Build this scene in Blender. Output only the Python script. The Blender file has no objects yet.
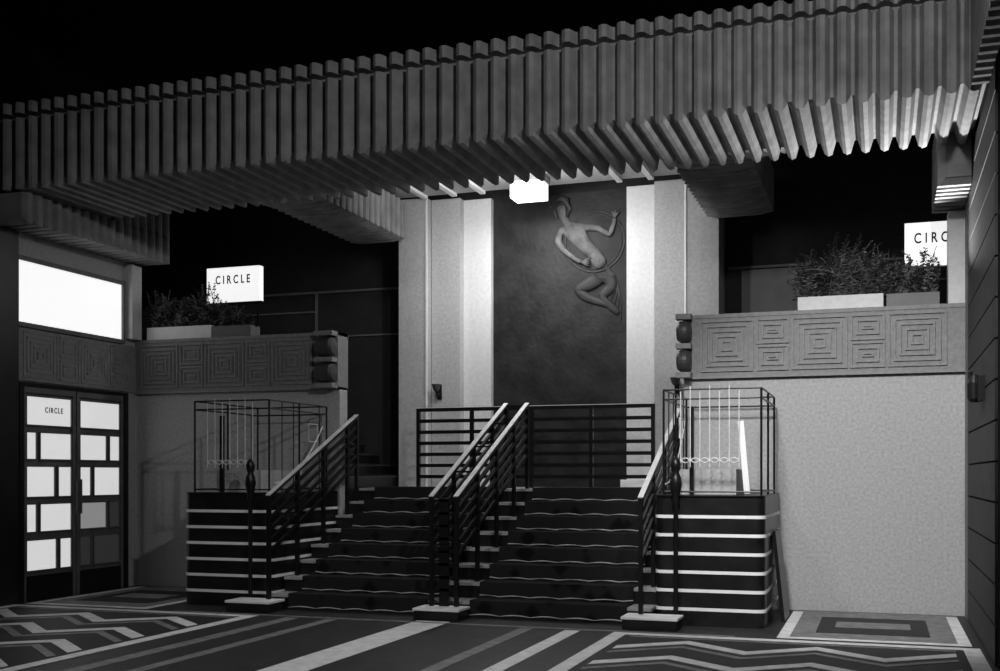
import bpy, math, random
from mathutils import Vector, Matrix
random.seed(7)
sc = bpy.context.scene
col = sc.collection

# ------------------------------------------------------------------ materials
def mat(name, c, rough=0.6, var=0.0, scale=8.0, bump=0.0, bscale=60.0, metal=0.0, emit=0.0, spec=0.5):
    m = bpy.data.materials.new(name); m.use_nodes = True
    nt = m.node_tree; b = nt.nodes['Principled BSDF']
    b.inputs['Roughness'].default_value = rough
    b.inputs['Metallic'].default_value = metal
    b.inputs['Specular IOR Level'].default_value = spec
    tc = nt.nodes.new('ShaderNodeTexCoord')
    n = nt.nodes.new('ShaderNodeTexNoise'); n.inputs['Scale'].default_value = scale
    n.inputs['Detail'].default_value = 8
    nt.links.new(tc.outputs['Object'], n.inputs['Vector'])
    r = nt.nodes.new('ShaderNodeValToRGB')
    lo = max(0, c*(1-var)); hi = min(1, c*(1+var))
    r.color_ramp.elements[0].position = 0.3; r.color_ramp.elements[1].position = 0.7
    r.color_ramp.elements[0].color = (lo, lo, lo, 1); r.color_ramp.elements[1].color = (hi, hi, hi, 1)
    nt.links.new(n.outputs['Fac'], r.inputs['Fac'])
    nt.links.new(r.outputs['Color'], b.inputs['Base Color'])
    if bump > 0:
        n2 = nt.nodes.new('ShaderNodeTexNoise'); n2.inputs['Scale'].default_value = bscale
        n2.inputs['Detail'].default_value = 4
        nt.links.new(tc.outputs['Object'], n2.inputs['Vector'])
        bp = nt.nodes.new('ShaderNodeBump'); bp.inputs['Strength'].default_value = bump
        bp.inputs['Distance'].default_value = 0.02
        nt.links.new(n2.outputs['Fac'], bp.inputs['Height'])
        nt.links.new(bp.outputs['Normal'], b.inputs['Normal'])
    if emit > 0:
        b.inputs['Emission Color'].default_value = (1, 1, 1, 1)
        b.inputs['Emission Strength'].default_value = emit
    return m

M_plaster = mat('stippled_plaster', 0.44, 0.9, 0.16, 34, 0.2, 120)
M_plaster2 = mat('panel_plaster', 0.42, 0.85, 0.12, 28, 0.12, 120)
M_relief = mat('relief_plaster', 0.25, 0.85, 0.15, 24, 0.2, 90)
M_ridge = mat('relief_ridge', 0.26, 0.8, 0.15, 24, 0.2, 60)
M_flute = mat('fluted_gesso', 0.27, 0.75, 0.25, 5, 0.15, 40, spec=0.3)
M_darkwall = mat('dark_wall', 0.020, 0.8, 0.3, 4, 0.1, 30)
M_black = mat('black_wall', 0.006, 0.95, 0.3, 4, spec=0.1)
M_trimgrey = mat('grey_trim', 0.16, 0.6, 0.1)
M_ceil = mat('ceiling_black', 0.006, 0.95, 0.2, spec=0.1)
M_white = mat('white_trim', 0.85, 0.5, 0.05)
M_marblek = mat('black_marble', 0.008, 0.35, 0.6, 5, 0, 1)
M_metal = mat('dark_metal', 0.012, 0.35, 0.2, 10, 0, 1, 0.4)
M_bright = mat('bright_metal', 0.75, 0.35, 0.1, 10, 0, 1, 0.2)
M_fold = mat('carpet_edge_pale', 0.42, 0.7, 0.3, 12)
M_stone = mat('pale_stone', 0.62, 0.5, 0.08, 20)
M_tread = mat('tread_stone', 0.32, 0.5, 0.2, 10)
M_darkstone = mat('dark_stone', 0.05, 0.5, 0.12, 10)
M_panel = mat('wood_panel', 0.03, 0.6, 0.3, 6, 0.05, 30, spec=0.2)
M_glow = mat('lit_opal_glass', 0.8, 0.4, 0.02, 5, 0, 1, 0, 0.85)
M_glowwin = mat('lit_window_glass', 0.8, 0.4, 0.02, 5, 0, 1, 0, 0.85)
M_glowdoor = mat('lit_door_glass', 0.6, 0.4, 0.1, 5, 0, 1, 0, 0.58)
M_glowmid = mat('mid_opal_glass', 0.3, 0.4, 0.05, 5, 0, 1, 0, 0.2)
M_glowdim = mat('dim_opal_glass', 0.08, 0.4, 0.05, 5, 0, 1, 0, 0.015)
M_lamp = mat('lamp_opal', 0.8, 0.4, 0.02, 5, 0, 1, 0, 3.0)
M_ink = mat('sign_ink', 0.02, 0.6)
M_leafd = mat('leaf_dark', 0.03, 0.6, 0.5, 20)
M_leafl = mat('leaf_light', 0.14, 0.6, 0.5, 20)
M_bronze = mat('mural_dark', 0.015, 0.6, 0.6, 3.5, 0.35, 14, spec=0.25)
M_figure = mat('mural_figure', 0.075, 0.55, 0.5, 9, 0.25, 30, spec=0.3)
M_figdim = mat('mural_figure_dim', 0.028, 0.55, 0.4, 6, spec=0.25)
M_floor = mat('dark_terrazzo', 0.022, 0.5, 0.5, 6, 0.05, 60)
M_in1 = mat('inlay_light', 0.80, 0.5, 0.18, 9)
M_in2 = mat('inlay_mid', 0.20, 0.5, 0.35, 9)
M_in3 = mat('inlay_dark', 0.010, 0.6, 0.4, 9)
M_frame = mat('door_frame_grey', 0.13, 0.5, 0.2, 8)

def carpet_mat():
    m = mat('patterned_carpet', 0.02, 0.95, 0.4, 30, 0.3, 200, spec=0.1)
    nt = m.node_tree; b = nt.nodes['Principled BSDF']
    tc = nt.nodes.new('ShaderNodeTexCoord')
    v = nt.nodes.new('ShaderNodeTexVoronoi'); v.distance = 'MANHATTAN'; v.inputs['Scale'].default_value = 3.5
    nt.links.new(tc.outputs['Object'], v.inputs['Vector'])
    r = nt.nodes.new('ShaderNodeValToRGB')
    r.color_ramp.elements[0].color = (0.007,)*3+(1,); r.color_ramp.elements[1].color = (0.020,)*3+(1,)
    r.color_ramp.elements[0].position = 0.3; r.color_ramp.elements[1].position = 0.5
    nt.links.new(v.outputs['Distance'], r.inputs['Fac'])
    nt.links.new(r.outputs['Color'], b.inputs['Base Color'])
    return m
M_carpet = carpet_mat()

# ------------------------------------------------------------------ mesh builder
class MB:
    def __init__(s): s.v = []; s.f = []; s.mi = []; s.mats = []
    def m(s, mt):
        if mt not in s.mats: s.mats.append(mt)
        return s.mats.index(mt)
    def add(s, vs, fs, mt):
        o = len(s.v); k = s.m(mt)
        s.v += [tuple(v) for v in vs]
        for f in fs: s.f.append(tuple(o+i for i in f)); s.mi.append(k)
    def box(s, x0, x1, y0, y1, z0, z1, mt):
        vs = [(x0,y0,z0),(x1,y0,z0),(x1,y1,z0),(x0,y1,z0),(x0,y0,z1),(x1,y0,z1),(x1,y1,z1),(x0,y1,z1)]
        s.add(vs, [(0,3,2,1),(4,5,6,7),(0,1,5,4),(1,2,6,5),(2,3,7,6),(3,0,4,7)], mt)
    def beam(s, a, b, w, h, mt):
        a = Vector(a); b = Vector(b); d = (b-a).normalized()
        up = Vector((0,0,1)) if abs(d.z) < 0.95 else Vector((0,1,0))
        sd = d.cross(up).normalized(); u = sd.cross(d).normalized()
        vs = []
        for p in (a, b):
            for i, j in ((-1,-1),(1,-1),(1,1),(-1,1)): vs.append(p+sd*i*w/2+u*j*h/2)
        s.add(vs, [(3,2,1,0),(4,5,6,7),(0,1,5,4),(1,2,6,5),(2,3,7,6),(3,0,4,7)], mt)
    def tube(s, pts, r, mt, n=8, closed=False):
        pts = [Vector(p) for p in pts]; N = len(pts); vs = []
        rr = r if isinstance(r, (list, tuple)) else [r]*N
        for i, p in enumerate(pts):
            if closed: d = pts[(i+1) % N]-pts[i-1]
            else: d = pts[min(i+1, N-1)]-pts[max(i-1, 0)]
            d.normalize()
            up = Vector((0,0,1)) if abs(d.z) < 0.9 else Vector((0,1,0))
            sd = d.cross(up).normalized(); u = sd.cross(d)
            for k in range(n):
                a = 2*math.pi*k/n; vs.append(p+(sd*math.cos(a)+u*math.sin(a))*rr[i])
        fs = []
        for i in range(N if closed else N-1):
            j = (i+1) % N
            for k in range(n): fs.append((i*n+k, i*n+(k+1) % n, j*n+(k+1) % n, j*n+k))
        if not closed: fs += [tuple(range(n))[::-1], tuple((N-1)*n+k for k in range(n))]
        s.add(vs, fs, mt)
    def lathe(s, c, prof, mt, n=20, axis='Z'):
        vs = []; c = Vector(c)
        for r, z in prof:
            for k in range(n):
                a = 2*math.pi*k/n
                if axis == 'Z': vs.append(c+Vector((r*math.cos(a), r*math.sin(a), z)))
                elif axis == 'Y': vs.append(c+Vector((r*math.cos(a), z, r*math.sin(a))))
                else: vs.append(c+Vector((z, r*math.cos(a), r*math.sin(a))))
        fs = []
        for i in range(len(prof)-1):
            for k in range(n): fs.append((i*n+k, i*n+(k+1) % n, (i+1)*n+(k+1) % n, (i+1)*n+k))
        fs += [tuple(range(n))[::-1], tuple((len(prof)-1)*n+k for k in range(n))]
        s.add(vs, fs, mt)
    def prism(s, poly, z0, z1, mt):
        n = len(poly)
        vs = [(x,y,z0) for x,y in poly]+[(x,y,z1) for x,y in poly]
        fs = [tuple(range(n))[::-1], tuple(range(n, 2*n))]+[(i,(i+1)%n,n+(i+1)%n,n+i) for i in range(n)]
        s.add(vs, fs, mt)
    def obj(s, name, parent=None, smooth=False, bevel=0):
        me = bpy.data.meshes.new(name); me.from_pydata(s.v, [], s.f)
        for m_ in s.mats: me.materials.append(m_)
        for p, k in zip(me.polygons, s.mi): p.material_index = k
        if smooth:
            for p in me.polygons: p.use_smooth = True
        me.validate(); me.update()
        o = bpy.data.objects.new(name, me); col.objects.link(o)
        if parent: o.parent = parent
        if bevel:
            b = o.modifiers.new('bevel', 'BEVEL'); b.width = bevel; b.segments = 2
        return o

def simple(name, *boxes):
    b = MB()
    for bx in boxes: b.box(*bx)
    return b.obj(name)

XL, XR, CX = -8.96, 0.785, -4.05
def mir(x): return 2*CX-x

# ------------------------------------------------------------------ room shell
simple('floor', (-9.2, 1.0, -3.0, 12.0, -0.1, 0.0, M_floor))
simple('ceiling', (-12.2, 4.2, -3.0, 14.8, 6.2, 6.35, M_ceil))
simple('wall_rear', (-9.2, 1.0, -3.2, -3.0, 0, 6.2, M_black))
simple('wall_left', (XL-0.2, XL, -3.0, 12.0, 0, 4.5, M_plaster2), (XL-0.2, XL, -3.0, 12.0, 4.5, 6.2, M_black))
b = MB()
b.box(XR+0.02, XR+0.2, -3.0, 12.0, 0, 6.2, M_black)
z = 0.0
while z < 4.3:
    b.box(XR, XR+0.02, 8.9, 11.62, z+0.008, min(z+0.30, 4.4)-0.008, M_panel); z += 0.30
b.box(XR, XR+0.02, 11.64, 12.0, 0.0, 4.4, M_trimgrey)
b.obj('wall_right')
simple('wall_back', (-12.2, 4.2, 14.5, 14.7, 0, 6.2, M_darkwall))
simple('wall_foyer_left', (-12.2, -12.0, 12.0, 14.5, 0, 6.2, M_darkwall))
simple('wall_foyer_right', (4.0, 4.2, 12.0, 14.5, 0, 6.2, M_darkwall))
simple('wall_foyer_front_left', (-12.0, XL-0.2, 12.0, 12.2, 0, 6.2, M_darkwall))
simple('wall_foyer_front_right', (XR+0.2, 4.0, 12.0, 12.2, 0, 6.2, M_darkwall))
simple('floor_foyer_left', (-12.0, -7.91, 12.2, 14.5, 2.15, 2.3, M_carpet))
simple('floor_foyer_right', (mir(-7.91), 4.0, 12.2, 14.5, 2.15, 2.3, M_carpet))

# lower walls + relief parapets
def conc(b, x0, x1, z0, z1, y, n, w=0.018, gap=0.036):
    for i in range(n):
        a = i*(w+gap)
        X0, X1, Z0, Z1 = x0+a, x1-a, z0+a, z1-a
        if X1-X0 < 2*w or Z1-Z0 < 2*w: break
        d = 0.02
        b.box(X0, X1, y-d, y, Z1-w, Z1, M_ridge); b.box(X0, X1, y-d, y, Z0, Z0+w, M_ridge)
        b.box(X0, X0+w, y-d, y, Z0+w, Z1-w, M_ridge); b.box(X1-w, X1, y-d, y, Z0+w, Z1-w, M_ridge)

def parapet(side):
    x0, x1 = (XL, -6.10) if side == 'left' else (-2.0, XR+0.2)
    b = MB()
    b.box(x0, x1, 12.0, 12.2, 0, 2.42, M_plaster)
    b.obj('wall_back_'+side)
    if side == 'right': x1 = XR
    b = MB()
    b.box(x0, x1, 11.95, 12.22, 2.42, 3.10, M_relief)
    b.box(x0, x1, 11.94, 12.225, 3.06, 3.10, M_ridge)
    b.box(x0, x1, 11.94, 12.225, 2.42, 2.45, M_ridge)
    y = 11.95
    if side == 'right':
        cur = -1.83; end = XR
    else:
        cur = -6.42; end = XL
    sg = 1 if side == 'right' else -1
    for k in 'BSBSBS':
        w = 0.58 if k == 'B' else 0.36
        a, c = cur, cur+sg*w
        if (side == 'right' and c > end) or (side == 'left' and c < end): break
        lo, hi = min(a, c), max(a, c)
        if k == 'B': conc(b, lo+0.015, hi-0.015, 2.49, 3.03, y, 5)
        else:
            conc(b, lo+0.015, hi-0.015, 2.49, 2.75, y, 3); conc(b, lo+0.015, hi-0.015, 2.77, 3.03, y, 3)
        cur = c
    pr = b.obj('balcony_parapet')
    b = MB()
    ex0, ex1 = (x1-0.24, x1-0.0) if side == 'left' else (x0-0.06, x0+0.10)
    cxm = (ex0+ex1)/2; hw = (ex1-ex0)/2
    for zz in (2.43, 2.735, 3.045): b.box(ex0, ex1, 11.80, 11.935, zz, zz+0.055, M_ridge)
    for zc in (2.61, 2.917):
        b.lathe((cxm, 11.88, zc), [(0.02,-hw+0.0),(0.09,-hw+0.01),(0.115,-hw+0.04),(0.12,0),(0.115,hw-0.04),(0.09,hw-0.01),(0.02,hw)], M_darkstone, 20, 'X')
    b.obj('scroll_end', pr)
parapet('left'); parapet('right')

b = MB()
b.box(XL, XL+0.03, 9.9, 11.93, 2.44, 3.02, M_relief)
yy = 9.95
for w in (0.58, 0.36, 0.58, 0.36):
    n = 5 if w > 0.5 else 3
    zs = [(2.48, 2.99)] if w > 0.5 else [(2.48, 2.72), (2.75, 2.99)]
    for z0, z1 in zs:
        for i in range(n):
            a = i*0.054; Y0, Y1, Z0, Z1 = yy+0.015+a, yy+w-0.015-a, z0+a, z1-a
            if Y1-Y0 < 0.04 or Z1-Z0 < 0.04: break
            X0, X1 = XL+0.03, XL+0.035
            b.box(X0,X1,Y0,Y1,Z1-.018,Z1,M_relief); b.box(X0,X1,Y0,Y1,Z0,Z0+.018,M_relief)
            b.box(X0,X1,Y0,Y0+.018,Z0,Z1,M_relief); b.box(X0,X1,Y1-.018,Y1,Z0,Z1,M_relief)
    yy += w
b.obj('trim_1')

b = MB()
b.box(XL, XL+0.02, 9.88, 11.66, 3.08, 3.76, M_glowwin)
for (a, c, z0, z1) in ((9.84, 11.70, 3.76, 3.81), (9.84, 11.70, 3.03, 3.08), (9.84, 9.88, 3.08, 3.76), (11.66, 11.70, 3.08, 3.76)):
    b.box(XL, XL+0.05, a, c, z0, z1, M_frame)
b.obj('window_1')

def text(body, size, loc, rot, mt, parent, name, sx=0.8, sp=1.4):
    cu = bpy.data.curves.new(name, 'FONT'); cu.body = body; cu.size = size; cu.extrude = 0.002
    cu.align_x = 'CENTER'; cu.align_y = 'CENTER'; cu.space_character = sp; cu.offset = size*0.018
    o = bpy.data.objects.new(name, cu); col.objects.link(o); o.location = loc; o.rotation_euler = rot
    o.scale = (sx, 1, 1)
    cu.materials.append(mt); o.parent = parent
    return o
def door(i, y0, y1):
    b = MB(); xw = XL
    b.box(xw, xw+0.03, y0, y1, 0.0, 2.38, M_frame)
    b.box(xw+0.03, xw+0.06, y0, y0+0.05, 0, 2.38, M_frame); b.box(xw+0.03, xw+0.06, y1-0.05, y1, 0, 2.38, M_frame)
    b.box(xw+0.03, xw+0.06, y0+.05, y1-.05, 2.31, 2.38, M_frame)
    b.box(xw+0.03, xw+0.06, y0+.05, y1-.05, 0.0, 0.28, M_metal)
    G, D, K = M_glowdoor, M_glowmid, M_glowdim
    if i == 1:
        rows = [(1.96,2.27,[0,1],[G]), (1.58,1.87,[0,.25,1],[G,G]), (1.16,1.49,[0,.66,1],[G,G]), (0.77,1.07,[0,.25,1],[G,G]), (0.34,0.67,[0,.7,1],[G,G])]
    else:
        rows = [(1.96,2.27,[0,1],[G]), (1.58,1.87,[0,.70,1],[G,G]), (1.16,1.49,[0,.30,1],[G,G]), (0.77,1.07,[0,.70,1],[D,K]), (0.34,0.67,[0,.30,1],[K,K])]
    a, c = y0+0.07, y1-0.07
    for r, (z0, z1, sp, ms) in enumerate(rows):
        for k in range(len(sp)-1):
            p, q_ = a+(c-a)*sp[k], a+(c-a)*sp[k+1]
            if k > 0: p += 0.035
            if k < len(sp)-2: q_ -= 0.035
            b.box(xw+0.03, xw+0.042, p, q_, z0, z1, ms[k])
            for (aa, bb, cc, dd) in ((p-.015,q_+.015,z1,z1+.015),(p-.015,q_+.015,z0-.015,z0),(p-.015,p,z0,z1),(q_,q_+.015,z0,z1)):
                b.box(xw+0.03, xw+0.055, aa, bb, cc, dd, M_frame)
    yh = y1-0.03 if i == 1 else y0+0.03
    b.tube([(xw+0.10, yh, 0.95), (xw+0.10, yh, 1.35)], 0.010, M_frame)
    b.tube([(xw+0.05, yh, 1.0), (xw+0.10, yh, 1.0)], 0.008, M_frame)
    b.tube([(xw+0.05, yh, 1.3), (xw+0.10, yh, 1.3)], 0.008, M_frame)
    o = b.obj('door_%d' % i)
    if i == 1: text('CIRCLE', 0.085, (xw+0.045, (y0+y1)/2+0.08, 2.13), (math.pi/2, 0, math.pi/2), M_ink, o, 'lettering')
door(1, 9.93, 10.78); door(2, 10.80, 11.65)
simple('door_frame', (XL, XL+0.08, 9.86, 9.93, 0, 2.42, M_metal), (XL, XL+0.08, 11.65, 11.72, 0, 2.42, M_metal),
       (XL, XL+0.08, 9.93, 11.65, 2.38, 2.42, M_metal))
simple('corner_pilaster', (XL, XL+0.12, 9.2, 9.80, 0, 4.03, M_marblek))
simple('corner_pilaster', (XL, XL+0.12, 11.74, 11.93, 3.10, 4.02, M_stone))
simple('corner_pilaster', (0.63, XR, 11.97, 12.2, 3.105, 4.02, M_stone))

b = MB()
b.box(XR-0.05, XR, 9.75, 9.99, 2.0, 2.2, M_metal)
b.lathe((XR-0.07, 9.87, 1.99), [(0.03,0),(0.055,0.03),(0.055,0.16),(0.03,0.22)], M_metal)
b.tube([(XR-0.1,9.87,2.24),(XR-0.1,9.87,2.14)], 0.02, M_metal)
b.obj('wall_bracket_fitting')

# ------------------------------------------------------------------ fluted sweeps
def sweep(path, section, pitch, depth, mt):
    P = [Vector((p[0], p[1])) for p in path]
    L = [0]
    for i in range(1, len(P)): L.append(L[-1]+(P[i]-P[i-1]).length)
    N = max(2, int(round(L[-1]/pitch)))
    prof = [(0.0, -1), (0.20, 0.6), (0.40, 1.0), (0.62, 0.8), (0.84, -1.0)]
    st = []
    for k in range(N):
        for t, o in prof: st.append(((k+t)/N*L[-1], o))
    st.append((L[-1], -1))
    vs = []; ns = len(section)
    for s_, off in st:
        i = 1
        while i < len(P)-1 and L[i] < s_: i += 1
        t = (s_-L[i-1])/max(1e-6, L[i]-L[i-1])
        p = P[i-1].lerp(P[i], t)
        def dirat(j):
            a = P[max(0, j-1)]; c = P[min(len(P)-1, j+1)]
            return (c-a).normalized()
        d = dirat(i-1).lerp(dirat(i), t).normalized()
        nrm = Vector((-d.y, d.x))
        for (l, z, nl, nz) in section:
            q = p+nrm*(l+nl*off*depth)
            vs.append((q.x, q.y, z+nz*off*depth))
    fs = []
    for i in range(len(st)-1):
        for k in range(ns-1): fs.append((i*ns+k, (i+1)*ns+k, (i+1)*ns+k+1, i*ns+k+1))
    fs += [tuple(range(ns)), tuple((len(st)-1)*ns+k for k in range(ns))[::-1]]
    b = MB(); b.add(vs, fs, mt)
    return b
ZB, ZT = 4.44, 5.30
sec = [(0.0, ZT, -1, 0), (0.0, ZT-0.11, -1, 0), (0.12, ZT-0.11, 0, 0), (0.12, ZT-0.16, 0, 0), (0.0, ZT-0.16, -1, 0), (0.0, ZB, -1, -1), (1.4, ZB, 1, -1), (1.4, ZT, 1, 0)]
sweep([(XL, 9.5), (XR, 9.5)], sec, 0.165, 0.05, M_flute).obj('fluted_beam')
sec2 = [(-0.10, ZT, -1, 0), (-0.10, ZB, -1, -1), (0.0, ZB, 0, -1), (0.0, ZT, 0, 0)]
sweep([(XR, 9.42), (XR, 6.5)], sec2, 0.165, 0.03, M_flute).obj('fluted_frieze')
def sidebox(x, inner, y0, y1, z0, z1, nm):
    w = abs(inner-x)
    path = [(inner, y0), (inner, y1)] if inner > x else [(inner, y1), (inner, y0)]
    sec = [(0, z1, -1, 0), (0, z0, -1, -1), (w-0.01, z0, 0, -1), (w-0.01, z1, 0, 0)]
    return sweep(path, sec, 0.15, 0.035, M_flute).obj(nm)
sidebox(XL, XL+0.46, 9.5, 12.05, 4.08, 4.37, 'fluted_cornice')
sidebox(XL, XL+0.46, 10.98, 12.05, 4.40, 4.70, 'fluted_upstand')
sidebox(XR, 0.52, 10.98, 12.2, 4.08, 4.70, 'fluted_capital')

def arm(sign):
    pts = []; cxm = -6.47; R = 0.75
    for k in range(13):
        a = math.pi/2*k/12
        pts.append((cxm-R+R*math.sin(a), 10.98+R-R*math.cos(a)))
    pts.append((cxm, 13.3)); pts.append((cxm, 13.93))
    if sign > 0: pts = [(mir(x), y) for x, y in pts]
    h = 0.36
    sec = [(-h, 5.09, -1, 0), (-h, 4.62, -1, -1), (-h+0.12, 4.59, 0, -1), (h-0.12, 4.59, 0, -1), (h, 4.62, 1, -1), (h, 5.09, 1, 0)]
    return sweep(pts, sec, 0.16, 0.045, M_flute)
arm(-1).obj('fluted_canopy_arm'); arm(1).obj('fluted_canopy_arm')

b = MB()
b.box(-6.83, mir(-6.83), 10.95, 13.9, 5.14, 5.22, M_plaster2)
for x in (-5.79, -5.37, -4.97):
    for xx in (x, mir(x)): b.box(xx-0.035, xx+0.035, 10.95, 13.9, 5.10, 5.14, M_white)
b.obj('ceiling_raised')

# ------------------------------------------------------------------ mural wall
for s in (0, 1):
    f = (lambda x: x) if s == 0 else mir
    b = MB()
    x0, x1 = sorted((f(-6.2), f(-5.79))); b.box(x0, x1, 13.95, 14.49, 1.245, 5.13, M_plaster2)
    e = f(-5.79); b.box(e-0.012, e+0.012, 13.935, 13.95, 1.245, 5.12, M_white)
    x0, x1 = sorted((f(-5.78), f(-5.37))); b.box(x0, x1, 14.1, 14.49, 1.245, 5.13, M_plaster2)
    x0, x1 = sorted((f(-5.37), f(-4.98))); b.box(x0, x1, 14.25, 14.49, 1.245, 5.13, M_stone)
    x0, x1 = sorted((f(-5.37), f(-4.92))); b.box(x0, x1, 14.15, 14.25, 1.245, 1.34, M_white)
    po = b.obj('mural_pilaster')
    b = MB(); xs_ = f(-5.66)
    b.box(xs_-0.03, xs_+0.03, 14.08, 14.1, 2.42, 2.62, M_metal)
    b.tube([(xs_,14.08,2.5),(xs_,14.0,2.47),(xs_,13.97,2.52)], 0.012, M_metal)
    b.lathe((xs_, 13.97, 2.52), [(0.02,0),(0.045,0.03),(0.06,0.08),(0.065,0.10)], M_darkstone, 14)
    b.obj('sconce_lamp')
b = MB()
b.box(-4.975, mir(-4.975), 14.34, 14.49, 1.245, 5.13, M_bronze)
mural = b.obj('relief_mural')
def U(px, py, dy=0.0): return (CX+(px-559)*0.0138, -dy, 5.12-(py-196)*0.0133)
def skin_fig(name, chains, mt, root=0):
    vs = []; es = []; rs = []
    idx = {}
    for ch in chains:
        prev = None
        for (px, py, dy, r) in ch:
            key = (px, py)
            if key not in idx:
                idx[key] = len(vs); vs.append(U(px, py, dy)); rs.append(r)
            if prev is not None: es.append((prev, idx[key]))
            prev = idx[key]
    me = bpy.data.meshes.new(name); me.from_pydata(vs, es, [])
    o = bpy.data.objects.new(name, me); col.objects.link(o)
    m = o.modifiers.new('skin', 'SKIN')
    for i, r in enumerate(rs): me.skin_vertices[0].data[i].radius = (r, r)
    me.skin_vertices[0].data[root].use_root = True
    m.use_smooth_shade = True
    sb = o.modifiers.new('sub', 'SUBSURF'); sb.levels = 2; sb.render_levels = 2
    me.materials.append(mt)
    o.parent = mural; o.location = (0, 14.335, 0); o.scale = (1, 0.4, 1)
    return o
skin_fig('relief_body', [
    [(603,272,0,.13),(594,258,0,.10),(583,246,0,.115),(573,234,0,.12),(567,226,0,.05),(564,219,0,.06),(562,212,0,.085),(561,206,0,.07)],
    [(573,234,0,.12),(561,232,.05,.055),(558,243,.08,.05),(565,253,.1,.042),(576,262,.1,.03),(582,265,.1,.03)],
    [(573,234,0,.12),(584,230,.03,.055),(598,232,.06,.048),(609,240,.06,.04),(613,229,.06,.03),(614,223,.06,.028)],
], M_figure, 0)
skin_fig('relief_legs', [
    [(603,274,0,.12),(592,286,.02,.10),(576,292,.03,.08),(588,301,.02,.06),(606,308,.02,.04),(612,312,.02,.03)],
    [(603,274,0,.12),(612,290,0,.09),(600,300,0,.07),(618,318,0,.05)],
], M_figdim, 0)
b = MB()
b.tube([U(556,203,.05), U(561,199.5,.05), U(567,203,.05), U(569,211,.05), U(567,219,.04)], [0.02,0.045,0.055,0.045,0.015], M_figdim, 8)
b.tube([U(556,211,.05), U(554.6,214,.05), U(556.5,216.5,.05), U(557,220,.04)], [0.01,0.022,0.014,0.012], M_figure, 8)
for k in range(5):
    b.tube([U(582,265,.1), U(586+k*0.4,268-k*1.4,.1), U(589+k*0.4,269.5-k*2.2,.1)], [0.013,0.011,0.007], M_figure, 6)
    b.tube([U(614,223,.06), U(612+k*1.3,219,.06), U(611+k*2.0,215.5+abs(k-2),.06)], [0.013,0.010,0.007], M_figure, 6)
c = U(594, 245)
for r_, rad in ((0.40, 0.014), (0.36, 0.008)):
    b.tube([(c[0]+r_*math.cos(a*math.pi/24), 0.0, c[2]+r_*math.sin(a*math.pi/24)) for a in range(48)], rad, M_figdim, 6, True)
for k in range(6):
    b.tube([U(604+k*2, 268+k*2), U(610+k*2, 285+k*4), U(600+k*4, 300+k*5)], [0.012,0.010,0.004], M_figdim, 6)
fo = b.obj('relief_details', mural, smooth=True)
fo.location = (0, 14.335, 0); fo.scale = (1, 0.5, 1)

b = MB()
b.box(-4.36, -3.96, 13.2, 13.5, 4.84, 5.04, M_lamp)
b.box(-4.38, -3.94, 13.18, 13.52, 5.04, 5.14, M_trimgrey)
b.obj('ceiling_lantern')

b = MB()
for s in (0, 1):
    f = (lambda x: x) if s == 0 else mir
    def bx(x0, x1, z0, z1, y=14.47, mt=M_trimgrey):
        a, c = sorted((f(x0), f(x1))); b.box(a, c, y, 14.5, z0, z1, mt)
    bx(-10.5, -6.25, 4.02, 4.05); bx(-7.75, -7.72, 2.3, 4.02); bx(-9.2, -7.75, 3.75, 3.77)
    bx(-7.7, -6.25, 3.38, 3.40); bx(-9.6, -9.57, 2.3, 4.02)
bx(-7.70, -6.42, 3.42, 4.0, 14.46, M_trimgrey)
b.obj('trim_2')

# ------------------------------------------------------------------ stairs
NR, RH, GO, Y0 = 8, 0.155, 0.30, 10.35
b = MB()
sx0, sx1 = -6.07, mir(-6.07)
for i in range(NR):
    y0 = Y0+GO*i; y1 = Y0+GO*(i+1) if i < NR-1 else 14.49
    b.box(sx0, sx1, y0, y1, 0, RH*(i+1)-0.03, M_marblek)
    b.box(sx0, sx1, y0-0.015, y1, RH*(i+1)-0.03, RH*(i+1), M_tread)
stairs = b.obj('staircase')
def runner(x0, x1):
    b = MB(); t = 0.014
    for i in range(NR):
        y0 = Y0+GO*i-0.016; z0 = RH*i; z1 = RH*(i+1)
        y1 = Y0+GO*(i+1)-0.016 if i < NR-1 else 13.0
        b.box(x0, x1, y0-t, y0, z0+(t if i else 0), z1+t, M_carpet)
        b.box(x0, x1, y0, y1, z1, z1+t, M_carpet)
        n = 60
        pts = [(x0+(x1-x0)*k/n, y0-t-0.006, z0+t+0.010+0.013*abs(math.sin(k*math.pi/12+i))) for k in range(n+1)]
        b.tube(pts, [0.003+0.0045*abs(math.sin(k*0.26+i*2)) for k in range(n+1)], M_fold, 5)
    b.obj('stair_carpet', stairs)
runner(-5.84, -4.27); runner(-3.83, -2.26)
for s in (0, 1):
    b = MB(); f = (lambda x: x) if s == 0 else mir
    for i in range(7):
        xa, xb = f(-6.25-0.235*i), f(-7.9)
        x0, x1 = min(xa, xb), max(xa, xb)
        zl = 1.24+0.1514*i-(1.24 if i == 0 else 0)
        b.box(x0, x1, 12.25, 14.45, zl, 1.24+0.1514*(i+1)-0.02, M_marblek)
        b.box(x0, x1, 12.25, 14.45, 1.24+0.1514*(i+1)-0.02, 1.24+0.1514*(i+1), M_darkstone)
        xc, xd = (x0+0.02, x1+0.006) if s == 0 else (x0-0.006, x1-0.02)
        b.box(xc, xd, 12.5, 13.9, 1.24+0.1514*(i+1), 1.24+0.1514*(i+1)+0.012, M_carpet)
    b.obj('side_staircase')

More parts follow.
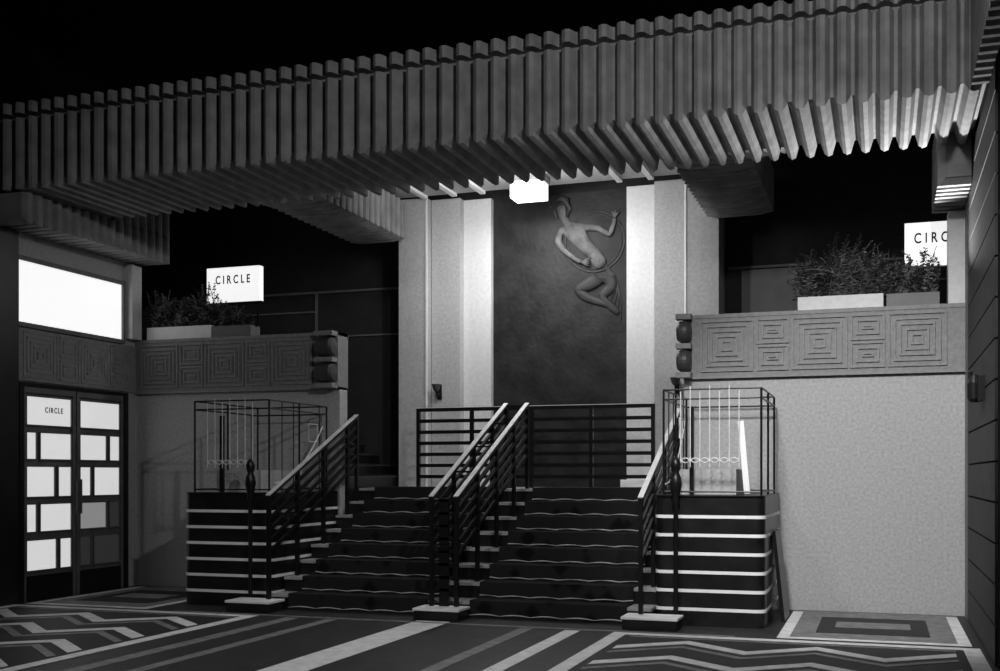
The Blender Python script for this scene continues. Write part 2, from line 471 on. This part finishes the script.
def rrect(x0, x1, y0, y1, r, n=6):
    pts = []
    for (cx_, cy_, a0) in ((x0+r, y0+r, 180), (x1-r, y0+r, 270)):
        for k in range(n+1):
            a = math.radians(a0+90*k/n); pts.append((cx_+r*math.cos(a), cy_+r*math.sin(a)))
    pts += [(x1, y1), (x0, y1)]
    return pts
def pier(x0, x1):
    b = MB(); H = 1.2/7
    for i in range(7):
        b.prism(rrect(x0, x1, 10.40, 11.93, 0.09), i*H, (i+1)*H-(0.030 if i < 6 else 0), M_marblek)
        if i < 6: b.prism(rrect(x0-0.006, x1+0.006, 10.394, 11.93, 0.09), (i+1)*H-0.030, (i+1)*H, M_white)
    b.prism(rrect(x0, x1, 10.385, 11.93, 0.09), 1.2, 1.212, M_marblek)
    return b.obj('banded_pier')
pL = pier(-7.17, -6.09); pR = pier(mir(-6.09), mir(-7.10))
b = MB()
b.add([(-0.985,10.95,0.86),(-0.955,10.95,0.86),(-0.865,10.95,0.0),(-0.905,10.95,0.0),(-0.985,11.5,0.86),(-0.955,11.5,0.86),(-0.865,11.5,0.0),(-0.905,11.5,0.0)],
      [(0,3,2,1),(4,5,6,7),(0,1,5,4),(1,2,6,5),(2,3,7,6),(3,0,4,7)], M_metal)
b.obj('dark_sloping_slab')  # dark slab sloping down beside the right pier

def plinth(x, w):
    b = MB(); b.box(x-w/2, x+w/2, 9.98, 10.28, 0, 0.09, M_marblek); b.box(x-w/2-0.01, x+w/2+0.01, 9.97, 10.285, 0.09, 0.115, M_white)
    b.obj('newel_plinth', bevel=0.004)
plinth(-6.12, 0.50); plinth(CX, 0.46); plinth(mir(-6.12), 0.50)

def stair_z(y):
    if y < Y0: return 0.116
    return RH*min(NR, int((y-Y0)/GO)+1)
RZ0, RZ1 = 1.17, 2.22
def rail_z(y): return RZ0+(RZ1-RZ0)*(y-10.2)/(12.5-10.2)
def stair_rail(b, x, nb=5, yb=12.5):
    ya = 10.2
    for k in range(nb):
        o = -0.115*k
        if k == 0:
            b.beam((x, ya-0.02, rail_z(ya)), (x, yb, rail_z(yb)), 0.05, 0.03, M_metal)
            b.beam((x, ya-0.02, rail_z(ya)+0.021), (x, yb, rail_z(yb)+0.021), 0.05, 0.012, M_bright)
        else:
            b.beam((x, ya, rail_z(ya)+o), (x, yb, rail_z(yb)+o), 0.026, 0.034, M_metal)
    for y in (10.2, 10.8, 11.4, 12.0, 12.5):
        if y > yb: y = yb
        b.box(x-0.02, x+0.02, y-0.02, y+0.02, stair_z(y)+0.001, rail_z(y), M_metal)
b = MB()
for x in (CX-0.13, CX+0.13): stair_rail(b, x, 6)
for k in range(8):
    z = RZ0-0.02-0.125*k
    b.box(CX-0.13, CX+0.13, 10.19, 10.21, z-0.012, z+0.012, M_metal)
for y in (10.8, 11.4, 12.0, 12.5):
    b.box(CX-0.13, CX+0.13, y-0.01, y+0.01, rail_z(y)-0.02, rail_z(y), M_metal)
b.box(CX-0.05, CX+0.05, 10.19, 10.22, 0.117, RZ0, M_metal)
b.obj('central_balustrade')
for x in (-6.0, mir(-6.0)):
    b = MB(); stair_rail(b, x, 6, 12.25); b.obj('stair_balustrade')

b = MB()
xa, xb, yl = -5.55, -2.55, 13.1
for k in range(7):
    z = 2.22-0.14*k
    b.box(xa, xb, yl-0.012, yl+0.012, z-0.022, z+0.022, M_metal)
b.box(xa-0.01, xb+0.01, yl-0.02, yl+0.02, 2.242, 2.25, M_bright)
for x in (xa, xa+0.72, -4.05, -3.3, xb):
    b.box(x-0.022, x+0.022, yl-0.022, yl+0.022, 1.241, 2.24, M_metal)
b.obj('landing_railing')

def cage(x0, x1, flip):
    b = MB(); z0, z1 = 1.214, 2.20; y0, y1 = 10.48, 11.78
    r = 0.011
    for (x, y) in ((x0,y0),(x1,y0),(x0,y1),(x1,y1),(x0,(y0+y1)/2),(x1,(y0+y1)/2)):
        b.tube([(x,y,z0),(x,y,z1)], r, M_metal, 8)
    for z in (z1, z1-0.09, z0+0.03):
        b.tube([(x0,y0,z),(x1,y0,z),(x1,y1,z),(x0,y1,z)], 0.009, M_metal, 6, True)
    n = 7; xs = [x0+0.16+(x1-x0-0.36)*k/(n-1) for k in range(n)]
    for k, x in enumerate(xs):
        b.tube([(x,y0,z0+0.26),(x,y0,z1+ (0.03 if k%2 else -0.02))], 0.0055, M_bright, 6)
    for k in range(n-1):
        xa_, xb_ = xs[k], xs[k+1]; c = (xa_+xb_)/2; rr = (xb_-xa_)/2
        b.tube([(c+rr*math.cos(math.pi*j/8), y0, z0+0.30+rr*math.sin(math.pi*j/8)) for j in range(9)], 0.006, M_bright, 6)
        b.tube([(c+rr*math.cos(math.pi*j/8), y0, z0+0.36-rr*1.3*math.sin(math.pi*j/8)) for j in range(9)], 0.005, M_bright, 6)
    b.box(x0+0.10, x1-0.26, 10.75, 11.7, z0, z0+0.24, M_plaster2)
    b.box(x0+0.22, x0+0.26, 10.62, 10.66, z0, z1-0.15, M_metal)
    xs_ = x1 if flip else x0
    ya = 11.35
    b.tube([(xs_,ya,1.98),(xs_,ya+0.2,1.98),(xs_,ya+0.2,1.78),(xs_,ya,1.78)], 0.008, M_bright, 6, True)
    for yy in (10.75, 11.0, 11.6): b.tube([(xs_,yy,z0),(xs_,yy,z1)], 0.006, M_metal, 6)
    b.tube([(xs_, y0+0.1+1.1*t, z0+0.1+0.65*t*t) for t in [j/10 for j in range(11)]], 0.008, M_bright, 6)
    if not flip:
        b.beam((x1-0.13, 10.52, z0), (x1-0.19, 10.52, 1.90), 0.055, 0.02, M_white)
    b.obj('metal_cage', pL if flip else pR)
cage(-7.08, -6.16, True); cage(mir(-6.16), mir(-7.06), False)

def finial(x):
    b = MB()
    b.lathe((x, 10.335, 0.001), [(0.042,0),(0.042,0.03),(0.03,0.06),(0.022,0.1),(0.022,1.12),(0.040,1.15),(0.03,1.19),(0.045,1.24),(0.06,1.31),(0.05,1.38),(0.03,1.42),(0.045,1.46),(0.05,1.50),(0.03,1.55),(0.01,1.57)], M_metal, 16)
    b.obj('newel_standard', smooth=True)
for x in (-6.30, mir(-6.30)): finial(x)

# ------------------------------------------------------------------ planters, plants, signs
def planter(x0, x1, y0, y1, z0, z1, mt):
    b = MB(); t = 0.02
    b.box(x0, x1, y0, y0+t, z0, z1, mt); b.box(x0, x1, y1-t, y1, z0, z1, mt)
    b.box(x0, x0+t, y0+t, y1-t, z0, z1, mt); b.box(x1-t, x1, y0+t, y1-t, z0, z1, mt)
    b.box(x0+t, x1-t, y0+t, y1-t, z0, z1-0.03, M_ink)
    return b.obj('planter_box')
def foliage(x0, x1, y, z, n, h, parent, ferny, clumps, spread=0.13):
    b = MB()
    for i in range(n):
        cx_, ch = random.choice(clumps)
        x = min(max(random.gauss(cx_, (x1-x0)*spread), x0+0.02), x1-0.02); yy = y+random.uniform(-0.05, 0.05)
        L = h*ch*random.uniform(0.45, 1.15); az = random.uniform(0, 6.28); lean = random.uniform(0.05, 0.95)
        pts = []
        for k in range(8):
            t = k/7
            hz = L*t*math.cos(lean*t*0.9); r = L*t*math.sin(lean*t)*0.95
            px = x+r*math.cos(az); py = yy+r*math.sin(az)*0.45
            px = min(max(px, x0-0.10), x1+0.05)
            pts.append(Vector((px, py, z+hz-0.25*lean*L*t*t)))
        mt = M_leafl if random.random() < 0.4 else M_leafd
        b.tube(pts, 0.003, mt, 3)
        for k in range(1, 8):
            for sgn in (-1, 1):
                for rep in (0, 0.5):
                    p = pts[k] if rep == 0 else pts[k].lerp(pts[k-1], 0.5)
                    ll = (0.095 if ferny else 0.07)*(1.1-k/9)*random.uniform(0.7, 1.2)
                    d = Vector((math.cos(az+sgn*1.3)*ll, math.sin(az+sgn*1.3)*ll*0.6, ll*random.uniform(-0.3, 0.6)))
                    w = 0.010 if ferny else 0.018
                    q_ = p+d*0.5; nn = Vector((random.uniform(-1,1), random.uniform(-1,1), random.uniform(-1,1))).normalized()*w
                    b.add([p, q_+nn, p+d, q_-nn], [(0,1,2,3)], mt)
    return b.obj('foliage', parent)
p1 = planter(-0.82, 0.02, 11.98, 12.2, 3.101, 3.24, M_stone); foliage(-0.82, 0.02, 12.09, 3.21, 300, 0.58, p1, True, [(-0.70,.85),(-0.38,1.1),(-0.1,.85)], 0.12)
p2 = planter(0.05, 0.55, 11.98, 12.2, 3.101, 3.23, M_trimgrey); foliage(0.05, 0.50, 12.09, 3.21, 160, 0.50, p2, False, [(0.12,.8),(0.30,.75),(0.45,.95)])
p3 = planter(-8.80, -7.86, 11.98, 12.2, 3.101, 3.26, M_white); foliage(-8.80, -7.86, 12.09, 3.23, 230, 0.48, p3, False, [(-8.65,1),(-8.3,.85),(-8.0,1.1)])
p4 = planter(-7.84, -7.30, 11.98, 12.2, 3.101, 3.24, M_trimgrey); foliage(-7.84, -7.30, 12.09, 3.22, 90, 0.34, p4, False, [(-7.7,1),(-7.5,.7)])

def sign(x0, x1, z0, z1, y):
    b = MB()
    b.box(x0, x1, y, y+0.10, z0, z1, M_glow)
    b.box(x0-0.01, x1+0.01, y+0.02, y+0.12, z1, z1+0.012, M_metal); b.box(x0-0.01, x1+0.01, y+0.02, y+0.12, z0-0.012, z0, M_metal)
    for x in (x0+0.05, x1-0.05): b.box(x-0.01, x+0.01, y+0.04, y+0.06, 2.31, z0-0.012, M_metal)
    o = b.obj('illuminated_sign')
    text('CIRCLE', 0.15, ((x0+x1)/2, y-0.004, (z0+z1)/2+0.06), (math.pi/2, 0, 0), M_ink, o, 'lettering', 0.72, 1.6)
sign(-8.33, -7.55, 3.64, 4.09, 12.6); sign(0.235, 0.93, 3.60, 4.06, 12.6)

# ------------------------------------------------------------------ floor pattern
b = MB()
def q(x0, x1, y0, y1, z, mt): b.box(x0, x1, y0, y1, 0.0005, z, mt)
q(CX-0.17, CX+0.17, 2.5, 9.93, 0.003, M_in1)
for s in (0, 1):
    f = (lambda x: x) if s == 0 else mir
    def Q(x0, x1, y0, y1, z, mt):
        a, c = sorted((f(x0), f(x1))); q(a, c, y0, y1, z, mt)
    Q(-5.10, -4.98, 2.5, 9.75, 0.003, M_in2); Q(-5.54, -5.40, 2.5, 9.75, 0.003, M_in1 if s else M_in2)
    Q(-8.85, -5.85, 3.0, 9.75, 0.003, M_in3)
    Q(-8.85, -5.85, 9.64, 9.75, 0.006, M_in1); Q(-8.85, -8.72, 3.0, 9.64, 0.006, M_in1); Q(-5.98, -5.85, 3.0, 9.64, 0.006, M_in1)
    Q(-8.66, -6.04, 9.53, 9.58, 0.006, M_in2)
    yy = 9.42
    while yy > 4:
        for m_, off, t in ((M_in1, 0, 0.17), (M_in2, -0.30, 0.10)):
            n = 5; w = 2.6/n
            for k in range(n):
                xa, xb = -8.65+k*w, -8.65+(k+1)*w
                ya, yb = (yy+off-(0.42 if k % 2 else 0)), (yy+off-(0 if k % 2 else 0.42))
                vs = [(f(xa), ya-t), (f(xb), yb-t), (f(xb), yb), (f(xa), ya)]
                if s == 1: vs = vs[::-1]
                b.prism(vs, 0.0005, 0.0065, m_)
        yy -= 0.80
    Q(-8.8, -7.25, 9.85, 11.9, 0.004, M_in2)
    Q(-8.8, -7.25, 9.85, 9.95, 0.007, M_in1); Q(-8.8, -7.25, 11.80, 11.9, 0.007, M_in2)
    Q(-8.8, -8.7, 9.95, 11.80, 0.007, M_in1); Q(-7.35, -7.25, 9.95, 11.80, 0.007, M_in1)
    Q(-8.5, -7.55, 10.3, 11.45, 0.0075, M_in3)
    Q(-8.35, -7.7, 10.7, 11.1, 0.009, M_in2)
q(-6.9, -1.2, 9.80, 9.86, 0.004, M_in2)
b.obj('floor_inlay')

# ------------------------------------------------------------------ lights
def area(name, loc, tgt, size, power):
    l = bpy.data.lights.new(name, 'AREA'); l.size = size; l.energy = power
    o = bpy.data.objects.new(name, l); col.objects.link(o); o.location = loc
    o.rotation_euler = (Vector(tgt)-Vector(loc)).to_track_quat('-Z', 'Y').to_euler()
def spot(name, loc, tgt, ang, power, r=0.05, blend=0.8):
    l = bpy.data.lights.new(name, 'SPOT'); l.energy = power; l.spot_size = math.radians(ang); l.spot_blend = blend; l.shadow_soft_size = r
    o = bpy.data.objects.new(name, l); col.objects.link(o); o.location = loc
    o.rotation_euler = (Vector(tgt)-Vector(loc)).to_track_quat('-Z', 'Y').to_euler()
spot('flood_light', (0.4, 4.2, 4.9), (-3.4, 12, 3.6), 95, 430, 0.1)
spot('wall_light', (-1.2, 6.0, 5.0), (-0.1, 12, 0.9), 52, 1300, 0.3)
spot('floor_fill', (-3.6, 5.5, 5.6), (-3.6, 8.6, 0), 85, 420, 0.3)  # added overhead spot without a fitting, brightens the floor pattern
spot('mural_fill', (-3.7, 11.2, 4.95), (-4.0, 14.3, 2.9), 100, 190, 0.1)  # added spot hidden behind the beam, brightens mural and pilasters
spot('soffit_fill', (0.55, 11.9, 3.3), (-0.1, 10.1, 4.5), 92, 330, 0.05)  # unseen upward spot added to brighten the right end of the soffit
area('lantern_light', (-4.16, 13.35, 4.82), (-4.16, 13.6, 0), 0.35, 40)
area('ceiling_fill', (-4.05, 12.0, 4.72), (-4.05, 13.2, 6), 1.0, 55)  # fill added under the raised ceiling to brighten it, no real fitting

w = bpy.data.worlds.new('world'); sc.world = w; w.use_nodes = True
w.node_tree.nodes['Background'].inputs[0].default_value = (0.5, 0.5, 0.5, 1)
w.node_tree.nodes['Background'].inputs[1].default_value = 0.01

# ------------------------------------------------------------------ camera
cam = bpy.data.cameras.new('camera'); co = bpy.data.objects.new('camera', cam); col.objects.link(co)
cam.sensor_width = 36; cam.lens = 36*1.120
cam.shift_y = 0.1395
co.location = (0, 0, 1.4); co.rotation_euler = (math.pi/2, 0, math.radians(18.8))
cam.clip_start = 0.05
sc.camera = co
sc.view_settings.view_transform = 'Standard'
sc.view_settings.look = 'None'
